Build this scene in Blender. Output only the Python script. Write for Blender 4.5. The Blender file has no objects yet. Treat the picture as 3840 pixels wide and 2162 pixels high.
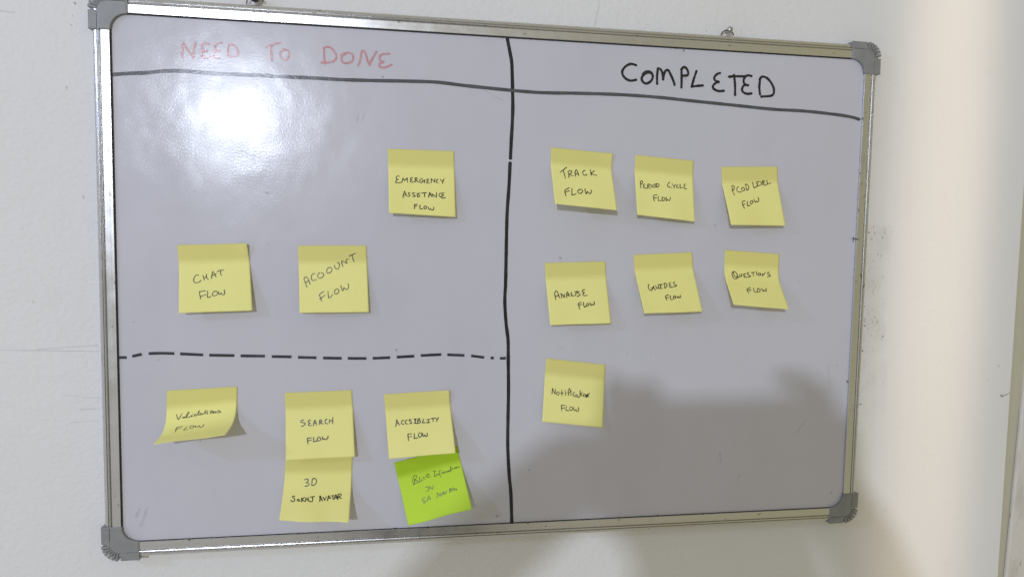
import bpy, bmesh, math, random
from mathutils import Vector, Matrix

random.seed(7)
scene = bpy.context.scene
col = scene.collection

# World frame: the wall stands in the XZ plane, the room is on its -Y side.
# Board frame (metres): X along the writing panel, Y up it, H out of it towards the room,
# origin at the lower left inner corner of the frame.
BX, BZ = 0.437, 1.20
PW, PH = 0.8742, 0.572            # visible writing panel
WALL_H = -0.016                   # plaster lies this far behind the panel

def W(x, y, h=0.0):
    return Vector((x - BX, -h, y + BZ))

def Wd(x, y, h):
    return Vector((x, -h, y))

# ------------------------------------------------------------------ camera
cam_data = bpy.data.cameras.new('camera')
cam = bpy.data.objects.new('camera', cam_data)
col.objects.link(cam)
cam_data.sensor_width = 36.0
cam_data.lens = 25.0
cam_data.clip_start = 0.004
cam_data.clip_end = 100.0
r_ = Wd(0.98708, 0.01634, 0.15940).normalized()
f_ = Wd(0.16016, -0.07131, -0.98451).normalized()
u_ = r_.cross(f_).normalized()
r_ = f_.cross(u_).normalized()
m = Matrix.Identity(4)
for i in range(3):
    m[i][0], m[i][1], m[i][2] = r_[i], u_[i], -f_[i]
m.translation = W(0.29898, 0.34314, 0.82539)
cam.matrix_world = m
scene.camera = cam

# ------------------------------------------------------------------ room light
world = bpy.data.worlds.new('World')
scene.world = world
world.use_nodes = True
nt = world.node_tree
nt.nodes.clear()
tc = nt.nodes.new('ShaderNodeTexCoord')
sep = nt.nodes.new('ShaderNodeSeparateXYZ')
nt.links.new(tc.outputs['Generated'], sep.inputs[0])
mr = nt.nodes.new('ShaderNodeMapRange')
mr.inputs['From Min'].default_value = -1.0
mr.inputs['From Max'].default_value = 1.0
nt.links.new(sep.outputs['X'], mr.inputs['Value'])
ramp = nt.nodes.new('ShaderNodeValToRGB')
cr = ramp.color_ramp
stops = [(0.05, (0.52, 0.52, 0.52)), (0.33, (0.46, 0.45, 0.43)), (0.50, (0.44, 0.415, 0.355)), (0.66, (0.40, 0.365, 0.265)), (0.80, (0.42, 0.395, 0.23)), (0.95, (0.36, 0.335, 0.18))]
cr.elements[0].position, cr.elements[0].color = stops[0][0], (*stops[0][1], 1)
cr.elements[1].position, cr.elements[1].color = stops[-1][0], (*stops[-1][1], 1)
for p_, c_ in stops[1:-1]:
    cr.elements.new(p_).color = (*c_, 1)
nt.links.new(mr.outputs['Result'], ramp.inputs['Fac'])
bgn = nt.nodes.new('ShaderNodeBackground')
bgn.inputs['Strength'].default_value = WORLD_STRENGTH = 0.95
nt.links.new(ramp.outputs['Color'], bgn.inputs['Color'])
wo = nt.nodes.new('ShaderNodeOutputWorld')
nt.links.new(bgn.outputs['Background'], wo.inputs['Surface'])

# the bulb of the room, high on the left behind the photographer
ld = bpy.data.lights.new('ceiling_bulb', 'POINT')
ld.energy = 152.0
ld.color = (0.76, 0.83, 1.0)
ld.shadow_soft_size = 0.046
lo = bpy.data.objects.new('ceiling_bulb', ld)
lo.location = W(-0.52, 0.954, 3.10)
col.objects.link(lo)

# a second, weaker lamp far to the left: it rakes the plaster and throws the faint second shadows of the notes
l2 = bpy.data.lights.new('side_bulb', 'POINT')
l2.energy = 38.0
l2.color = (0.42, 0.55, 1.0)
l2.shadow_soft_size = 0.09
o2 = bpy.data.objects.new('side_bulb', l2)
o2.location = W(-1.90, 1.15, 1.35)
col.objects.link(o2)

# added warm spot, source unknown, squeezed to a tall narrow band on the wall
sd = bpy.data.lights.new('wall_band_spot', 'SPOT')
sd.energy = 85.0
sd.color = (1.0, 0.80, 0.60)
sd.spot_size = math.radians(88)
sd.spot_blend = 1.0
sd.shadow_soft_size = 0.02
so = bpy.data.objects.new('wall_band_spot', sd)
sp, st = W(2.60, 0.72, 1.15), W(1.01, 0.28, WALL_H)
so.location = sp
q = (st - sp).to_track_quat('-Z', 'Y')
so.rotation_euler = q.to_euler()
so.scale = (0.033, 1.0, 1.0)
col.objects.link(so)

scene.view_settings.view_transform = 'Standard'
scene.view_settings.look = 'None'
scene.view_settings.exposure = 0.0
scene.view_settings.gamma = 1.0
scene.view_settings.use_curve_mapping = False

# ------------------------------------------------------------------ helpers
def link_mesh(name, bm, mats, parent=None, smooth=False):
    me = bpy.data.meshes.new(name)
    bm.normal_update()
    bm.to_mesh(me)
    bm.free()
    if not isinstance(mats, (list, tuple)):
        mats = [mats]
    for mt in mats:
        me.materials.append(mt)
    if smooth:
        for p in me.polygons:
            p.use_smooth = True
    o = bpy.data.objects.new(name, me)
    col.objects.link(o)
    if parent is not None:
        o.parent = parent
    return o

def tag(o, label=None, cat=None, group=None, kind=None):
    if label: o['label'] = label
    if cat: o['category'] = cat
    if group: o['group'] = group
    if kind: o['kind'] = kind
    return o

def empty(name, loc=(0, 0, 0)):
    o = bpy.data.objects.new(name, None)
    o.empty_display_size = 0.05
    o.location = loc
    col.objects.link(o)
    return o

def bevel(o, w, seg=2, angle=35):
    b = o.modifiers.new('bevel', 'BEVEL')
    b.width = w; b.segments = seg; b.limit_method = 'ANGLE'
    b.angle_limit = math.radians(angle)
    return o

def extrude_poly(bm, pts, h0, h1, mi=0):
    """closed polygon of board (x, y) points from height h0 to h1"""
    a = sum(pts[i][0] * pts[(i + 1) % len(pts)][1] - pts[(i + 1) % len(pts)][0] * pts[i][1] for i in range(len(pts)))
    if a < 0:
        pts = pts[::-1]
    lo_ = [bm.verts.new(W(x, y, h0)) for x, y in pts]
    hi_ = [bm.verts.new(W(x, y, h1)) for x, y in pts]
    f = [bm.faces.new(hi_), bm.faces.new(lo_[::-1])]
    n = len(pts)
    for i in range(n):
        f.append(bm.faces.new((lo_[i], lo_[(i + 1) % n], hi_[(i + 1) % n], hi_[i])))
    for q_ in f:
        q_.material_index = mi

def tube(bm, pts, r, n=10, cap=True):
    """round bar through world points; r is a number or one radius per point"""
    rs = r if isinstance(r, (list, tuple)) else [r] * len(pts)
    rings = []
    prev = None
    for i, p in enumerate(pts):
        d = (pts[min(i + 1, len(pts) - 1)] - pts[max(i - 1, 0)]).normalized()
        if prev is None:
            a = d.orthogonal().normalized()
        else:
            a = (prev - d * prev.dot(d)).normalized()
        prev = a
        b = d.cross(a)
        rings.append([bm.verts.new(p + (a * math.cos(2 * math.pi * k / n) + b * math.sin(2 * math.pi * k / n)) * rs[i]) for k in range(n)])
    for i in range(len(rings) - 1):
        for k in range(n):
            bm.faces.new((rings[i][k], rings[i][(k + 1) % n], rings[i + 1][(k + 1) % n], rings[i + 1][k]))
    if cap:
        bm.faces.new(rings[0][::-1]); bm.faces.new(rings[-1])

def catmull(P, step):
    """smooth path through 2-D points, sampled about every step"""
    if len(P) == 2:
        n = max(2, int(math.dist(P[0], P[1]) / step) + 1)
        return [(P[0][0] + (P[1][0] - P[0][0]) * i / n, P[0][1] + (P[1][1] - P[0][1]) * i / n) for i in range(n + 1)]
    out = []
    for i in range(len(P) - 1):
        p0, p1, p2, p3 = P[max(i - 1, 0)], P[i], P[i + 1], P[min(i + 2, len(P) - 1)]
        n = max(2, int(math.dist(p1, p2) / step) + 1)
        for k in range(n):
            t = k / n
            out.append(tuple(0.5 * (2 * p1[j] + (p2[j] - p0[j]) * t + (2 * p0[j] - 5 * p1[j] + 4 * p2[j] - p3[j]) * t * t
                       + (-p0[j] + 3 * p1[j] - 3 * p2[j] + p3[j]) * t ** 3) for j in (0, 1)))
    out.append(P[-1])
    return out

def parse(s):
    return [[tuple(float(c) for c in a.split(',')) for a in st_.split()] for st_ in s.split('|')]

def stroke(bm, path, width, to3d, rough=0.12, lift=0.0, square=False):
    """one pen stroke: a flat ribbon with pen-shaped ends; path is 2-D, to3d maps it to the surface"""
    # drop repeated points
    P = [path[0]]
    for p in path[1:]:
        if math.dist(p, P[-1]) > width * 0.08:
            P.append(p)
    if len(P) < 2:
        P.append((P[0][0] + width * 0.5, P[0][1]))
    n = len(P)
    L, Rr = [], []
    ph = random.uniform(0, 6.28)
    for i, p in enumerate(P):
        a = P[max(i - 1, 0)]; b = P[min(i + 1, n - 1)]
        dx, dy = b[0] - a[0], b[1] - a[1]
        l = math.hypot(dx, dy) or 1.0
        nx, ny = -dy / l, dx / l
        w = width * 0.5 * (1 + rough * math.sin(i * 0.55 + ph) * 0.6 + rough * random.uniform(-.5, .5))
        L.append((p[0] + nx * w, p[1] + ny * w)); Rr.append((p[0] - nx * w, p[1] - ny * w))
    # a hair of slope along the stroke, so that a loop crosses over itself and not through itself
    uvl = bm.loops.layers.uv.get('UVMap') or bm.loops.layers.uv.new('UVMap')
    vl = [bm.verts.new(to3d(*p, lift + .00007 * i / n)) for i, p in enumerate(L)]
    vr = [bm.verts.new(to3d(*p, lift + .00007 * i / n)) for i, p in enumerate(Rr)]
    for i in range(n - 1):
        try:
            f = bm.faces.new((vr[i], vr[i + 1], vl[i + 1], vl[i]))
            for lp, q in zip(f.loops, ((1, i), (1, i + 1), (0, i + 1), (0, i))):
                lp[uvl].uv = (q[0], q[1] / n)
        except ValueError:
            pass
    if not square:
        for end in (0, n - 1):
            a, b = (L[0], Rr[0]) if end == 0 else (Rr[-1], L[-1])
            c = ((a[0] + b[0]) / 2, (a[1] + b[1]) / 2)
            ang = math.atan2(a[1] - c[1], a[0] - c[0])
            rr = math.dist(a, c)
            va, vb = (vl[0], vr[0]) if end == 0 else (vr[-1], vl[-1])
            fan = [va] + [bm.verts.new(to3d(c[0] + rr * math.cos(ang + math.pi * k / 6), c[1] + rr * math.sin(ang + math.pi * k / 6), lift + (.00007 if end else 0))) for k in range(1, 6)] + [vb]
            try:
                f = bm.faces.new(fan)
                for lp in f.loops:
                    lp[uvl].uv = (0, end / n)
            except ValueError:
                pass

# ------------------------------------------------------------------ materials
def new_mat(name):
    mt = bpy.data.materials.new(name)
    mt.use_nodes = True
    t = mt.node_tree
    return mt, t, t.nodes['Principled BSDF']

def nd(t, typ, **kw):
    n = t.nodes.new(typ)
    for k, v in kw.items():
        if k in n.inputs:
            n.inputs[k].default_value = v
        else:
            setattr(n, k, v)
    return n

def plain(name, rgb, rough=0.5, metal=0.0, spec=0.5):
    mt, t, p = new_mat(name)
    p.inputs['Base Color'].default_value = (*rgb, 1)
    p.inputs['Roughness'].default_value = rough
    p.inputs['Metallic'].default_value = metal
    p.inputs['Specular IOR Level'].default_value = spec
    return mt

def coords(t, scale=(1, 1, 1)):
    c = nd(t, 'ShaderNodeTexCoord')
    mp = nd(t, 'ShaderNodeMapping')
    mp.inputs['Scale'].default_value = scale
    t.links.new(c.outputs['Object'], mp.inputs['Vector'])
    return mp.outputs['Vector']

def noise(t, vec, scale, detail=2.0, rough=0.5):
    n = nd(t, 'ShaderNodeTexNoise', Scale=scale, Detail=detail, Roughness=rough)
    t.links.new(vec, n.inputs['Vector'])
    return n.outputs['Fac']

def rng(t, val, a, b, c, d):
    n = nd(t, 'ShaderNodeMapRange')
    n.inputs['From Min'].default_value = a; n.inputs['From Max'].default_value = b
    n.inputs['To Min'].default_value = c; n.inputs['To Max'].default_value = d
    t.links.new(val, n.inputs['Value'])
    return n.outputs['Result']

def math_(t, op, a, b):
    n = nd(t, 'ShaderNodeMath', operation=op)
    for i, v in enumerate((a, b)):
        if isinstance(v, (int, float)):
            n.inputs[i].default_value = v
        else:
            t.links.new(v, n.inputs[i])
    return n.outputs[0]

def mix(t, fac, a, b):
    n = nd(t, 'ShaderNodeMix', data_type='RGBA')
    if isinstance(fac, (int, float)):
        n.inputs[0].default_value = fac
    else:
        t.links.new(fac, n.inputs[0])
    for i, v in ((6, a), (7, b)):
        if isinstance(v, tuple):
            n.inputs[i].default_value = (*v, 1)
        else:
            t.links.new(v, n.inputs[i])
    return n.outputs[2]

def bump(t, p, height, strength, dist, prev=None):
    b = nd(t, 'ShaderNodeBump', Strength=strength, Distance=dist)
    t.links.new(height, b.inputs['Height'])
    if prev is not None:
        t.links.new(prev, b.inputs['Normal'])
    t.links.new(b.outputs['Normal'], p.inputs['Normal'])
    return b.outputs['Normal']

def box_mask(t, sx, sz, x0, x1, z0, z1, soft=0.004):
    """1 inside a rectangle of the wall given in board X and Y"""
    a = rng(t, sx, x0 - BX - soft, x0 - BX + soft, 0, 1)
    b = rng(t, sx, x1 - BX - soft, x1 - BX + soft, 1, 0)
    c = rng(t, sz, z0 + BZ - soft, z0 + BZ + soft, 0, 1)
    d = rng(t, sz, z1 + BZ - soft, z1 + BZ + soft, 1, 0)
    return math_(t, 'MULTIPLY', math_(t, 'MULTIPLY', a, b), math_(t, 'MULTIPLY', c, d))

def wall_material():
    mt, t, p = new_mat('white_distempered_plaster')
    v = coords(t)
    s = nd(t, 'ShaderNodeSeparateXYZ'); t.links.new(v, s.inputs[0])
    sx, sz = s.outputs['X'], s.outputs['Z']
    base = mix(t, rng(t, noise(t, v, 4.0, 3), .35, .7, 0, 1), (0.80, 0.79, 0.768), (0.778, 0.768, 0.742))
    base = mix(t, rng(t, noise(t, v, 38.0, 4), .62, .75, 0, .10), base, (0.62, 0.60, 0.55))
    # dirt where sticky tape was pulled off, right of the board, and rubbed spots above it
    v2 = coords(t, (1, 1, 0.55))
    fleck = rng(t, noise(t, v2, 260.0, 3, .6), .60, .68, 0, .36)
    haze_ = rng(t, noise(t, v, 60.0, 3), .3, .8, .07, .18)
    dirt = math_(t, 'ADD', fleck, haze_)
    m1 = box_mask(t, sx, sz, .890, .936, .196, .366)
    m2 = box_mask(t, sx, sz, .890, .941, .117, .191)
    gap = rng(t, noise(t, v, 22.0, 2), .38, .6, .15, 1)
    msk = math_(t, 'MULTIPLY', math_(t, 'MAXIMUM', m1, m2), gap)
    base = mix(t, math_(t, 'MULTIPLY', msk, dirt), base, (0.16, 0.12, 0.085))
    m3 = box_mask(t, sx, sz, .738, .792, .598, .640, .012)
    m4 = box_mask(t, sx, sz, .672, .722, .592, .612, .008)
    m5 = box_mask(t, sx, sz, -.056, -.040, .488, .516, .006)
    m6 = box_mask(t, sx, sz, -.055, -.018, .560, .600, .010)
    msk2 = math_(t, 'MAXIMUM', math_(t, 'MAXIMUM', m3, m4), math_(t, 'MAXIMUM', m5, m6))
    f2 = rng(t, noise(t, coords(t, (1, 1, 0.7)), 190.0, 2, .5), .66, .73, 0, .55)
    base = mix(t, math_(t, 'MULTIPLY', msk2, f2), base, (0.17, 0.10, 0.075))
    dots = rng(t, noise(t, v, 75.0, 1, .4), .80, .83, 0, .4)
    base = mix(t, dots, base, (0.25, 0.21, 0.17))
    t.links.new(base, p.inputs['Base Color'])
    p.inputs['Roughness'].default_value = 0.62
    p.inputs['Specular IOR Level'].default_value = 0.25
    h = math_(t, 'ADD', math_(t, 'MULTIPLY', noise(t, coords(t, (1, 1, 1.25)), 165.0, 3, .55), 1.0), math_(t, 'MULTIPLY', noise(t, v, 45.0, 2), .8))
    # the plaster is coarse at the left and trowelled smooth towards the right
    hs = math_(t, 'MULTIPLY', h, rng(t, sx, .15, .75, 1.0, .10))
    n1 = bump(t, p, hs, 1.0, WALL_BUMP)
    bump(t, p, noise(t, v, 3.2, 1), 0.6, 0.010, n1)
    return mt

WALL_BUMP = 0.0010

def panel_material():
    mt, t, p = new_mat('worn_whiteboard_laminate')
    v = coords(t)
    c = mix(t, rng(t, noise(t, v, 5.0, 3), .3, .7, 0, 1), (0.614, 0.606, 0.658), (0.590, 0.582, 0.632))
    c = mix(t, rng(t, noise(t, coords(t, (1, 1, .5)), 9.0, 4, .6), .5, .8, 0, .22), c, (0.43, 0.435, 0.46))
    dots = rng(t, noise(t, v, 120.0, 1, .3), .79, .81, 0, .45)
    c = mix(t, dots, c, (0.2, 0.2, 0.22))
    t.links.new(c, p.inputs['Base Color'])
    glossy_skin(t, p, v)
    return mt

def glossy_skin(t, p, v, spec=0.31):
    """orange-peel gloss with wiped, duller swirls"""
    p.inputs['Specular IOR Level'].default_value = spec
    w = noise(t, v, 14.0, 3, .6)
    t.links.new(rng(t, w, .3, .7, .150, .215), p.inputs['Roughness'])
    n1 = bump(t, p, noise(t, v, 460.0, 3, .7), 1.0, 0.000085)
    n2 = bump(t, p, noise(t, coords(t, (1, 1, .8)), 17.0, 2, .5), 1.0, 0.0009, n1)
    return n2

def ink_material(name, c1, c2, scale=90.0, lo_=.4, hi_=.65, rough=.25):
    """marker ink: patchy along the stroke, with dark rims where the ink pooled and dry streaks in between"""
    mt, t, p = new_mat(name)
    v = coords(t)
    uv = nd(t, 'ShaderNodeTexCoord')
    mp = nd(t, 'ShaderNodeMapping'); mp.inputs['Scale'].default_value = (7.0, 60.0, 1.0)
    t.links.new(uv.outputs['UV'], mp.inputs['Vector'])
    streak = noise(t, mp.outputs['Vector'], 1.0, 2, .6)
    s = nd(t, 'ShaderNodeSeparateXYZ'); t.links.new(uv.outputs['UV'], s.inputs[0])
    mid = rng(t, math_(t, 'ABSOLUTE', math_(t, 'SUBTRACT', s.outputs['X'], .5), 0), .18, .48, 1, 0)
    patch = rng(t, noise(t, v, scale, 3, .6), lo_, hi_, 0, 1)
    f = math_(t, 'MULTIPLY', math_(t, 'ADD', math_(t, 'MULTIPLY', patch, .65), rng(t, streak, .35, .65, 0, .5)), rng(t, mid, 0, 1, .25, 1.0))
    c = mix(t, f, c1, c2)
    t.links.new(c, p.inputs['Base Color'])
    glossy_skin(t, p, v, .35)
    return mt

def metal_material(name, horizontal):
    mt, t, p = new_mat(name)
    sc = (3, 40, 260) if horizontal else (260, 40, 3)
    v = coords(t)
    g = noise(t, coords(t, sc), 1.0, 4, .65)
    blot = noise(t, v, 30.0, 4, .65)
    c = mix(t, rng(t, g, .3, .7, 0, 1), (0.69, 0.685, 0.67), (0.62, 0.617, 0.605))
    c = mix(t, rng(t, blot, .60, .74, 0, .45), c, (0.36, 0.34, 0.30))
    fl = rng(t, noise(t, coords(t, (0.5, 1, 1) if horizontal else (1, 1, 0.5)), 210.0, 2), .70, .74, 0, .6)
    c = mix(t, fl, c, (0.14, 0.12, 0.10))
    t.links.new(c, p.inputs['Base Color'])
    p.inputs['Metallic'].default_value = 0.92
    t.links.new(rng(t, blot, .3, .75, .20, .34), p.inputs['Roughness'])
    bump(t, p, g, 0.3, 0.0002)
    return mt

def paper_material(name, c_main, c_strip):
    mt, t, p = new_mat(name)
    uv = nd(t, 'ShaderNodeTexCoord')
    s = nd(t, 'ShaderNodeSeparateXYZ'); t.links.new(uv.outputs['UV'], s.inputs[0])
    v = coords(t)
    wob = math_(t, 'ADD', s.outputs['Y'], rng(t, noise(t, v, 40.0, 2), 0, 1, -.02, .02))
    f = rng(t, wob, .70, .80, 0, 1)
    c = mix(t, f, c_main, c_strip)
    oi = nd(t, 'ShaderNodeObjectInfo')
    c = mix(t, rng(t, oi.outputs['Random'], 0, 1, 0, .18), c, tuple(x * k for x, k in zip(c_main, (.97, .90, .74))))
    c = mix(t, rng(t, noise(t, v, 55.0, 4), .5, .8, 0, .07), c, tuple(x * .8 for x in c_main))
    t.links.new(c, p.inputs['Base Color'])
    p.inputs['Roughness'].default_value = 0.7
    p.inputs['Specular IOR Level'].default_value = 0.18
    h = math_(t, 'ADD', math_(t, 'MULTIPLY', noise(t, v, 700.0, 2), .12), noise(t, coords(t, (1, 1, 2.2)), 32.0, 2))
    bump(t, p, h, 0.5, 0.0012)
    tr = nd(t, 'ShaderNodeBsdfTranslucent')
    t.links.new(c, tr.inputs['Color'])
    ms = nd(t, 'ShaderNodeMixShader', Fac=.03)
    out = t.nodes['Material Output']
    t.links.new(p.outputs['BSDF'], ms.inputs[1]); t.links.new(tr.outputs['BSDF'], ms.inputs[2])
    t.links.new(ms.outputs['Shader'], out.inputs['Surface'])
    return mt

MAT_WALL = wall_material()
MAT_PANEL = panel_material()
MAT_RAIL_H = metal_material('aluminium_brushed_along', True)
MAT_RAIL_V = metal_material('aluminium_brushed_up', False)
MAT_SEAL = plain('black_gap_filler', (0.02, 0.02, 0.024), .6)
MAT_INK_BLACK = ink_material('black_marker_ink', (0.012, 0.012, 0.014), (0.05, 0.048, 0.05), 60.0, .45, .75)
MAT_INK_GREY = ink_material('thin_black_marker_ink', (0.075, 0.075, 0.08), (0.125, 0.125, 0.13), 50.0)
MAT_INK_DASH = ink_material('dashed_marker_ink', (0.035, 0.036, 0.045), (0.065, 0.066, 0.075), 40.0)
MAT_INK_RED = ink_material('faded_red_marker_ink', (0.62, 0.22, 0.235), (0.60, 0.43, 0.455), 260.0, .36, .66)
MAT_PEN = plain('ballpoint_ink', (0.022, 0.018, 0.022), .4)
MAT_PEN_GREEN = plain('dark_ballpoint_ink', (0.055, 0.10, 0.025), .4)
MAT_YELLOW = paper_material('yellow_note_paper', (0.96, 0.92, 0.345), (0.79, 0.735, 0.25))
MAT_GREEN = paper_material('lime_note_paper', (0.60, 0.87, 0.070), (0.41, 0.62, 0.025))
MAT_STEEL = plain('worn_steel', (0.50, 0.50, 0.49), .30, .95)
MAT_RING = plain('dull_wire', (0.16, 0.115, 0.09), .35, .8)
MAT_DARKBALL = plain('black_plastic', (0.012, 0.012, 0.017), .35)
MAT_TRIM = plain('olive_tone', (0.54, 0.51, 0.38), .6)

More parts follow.
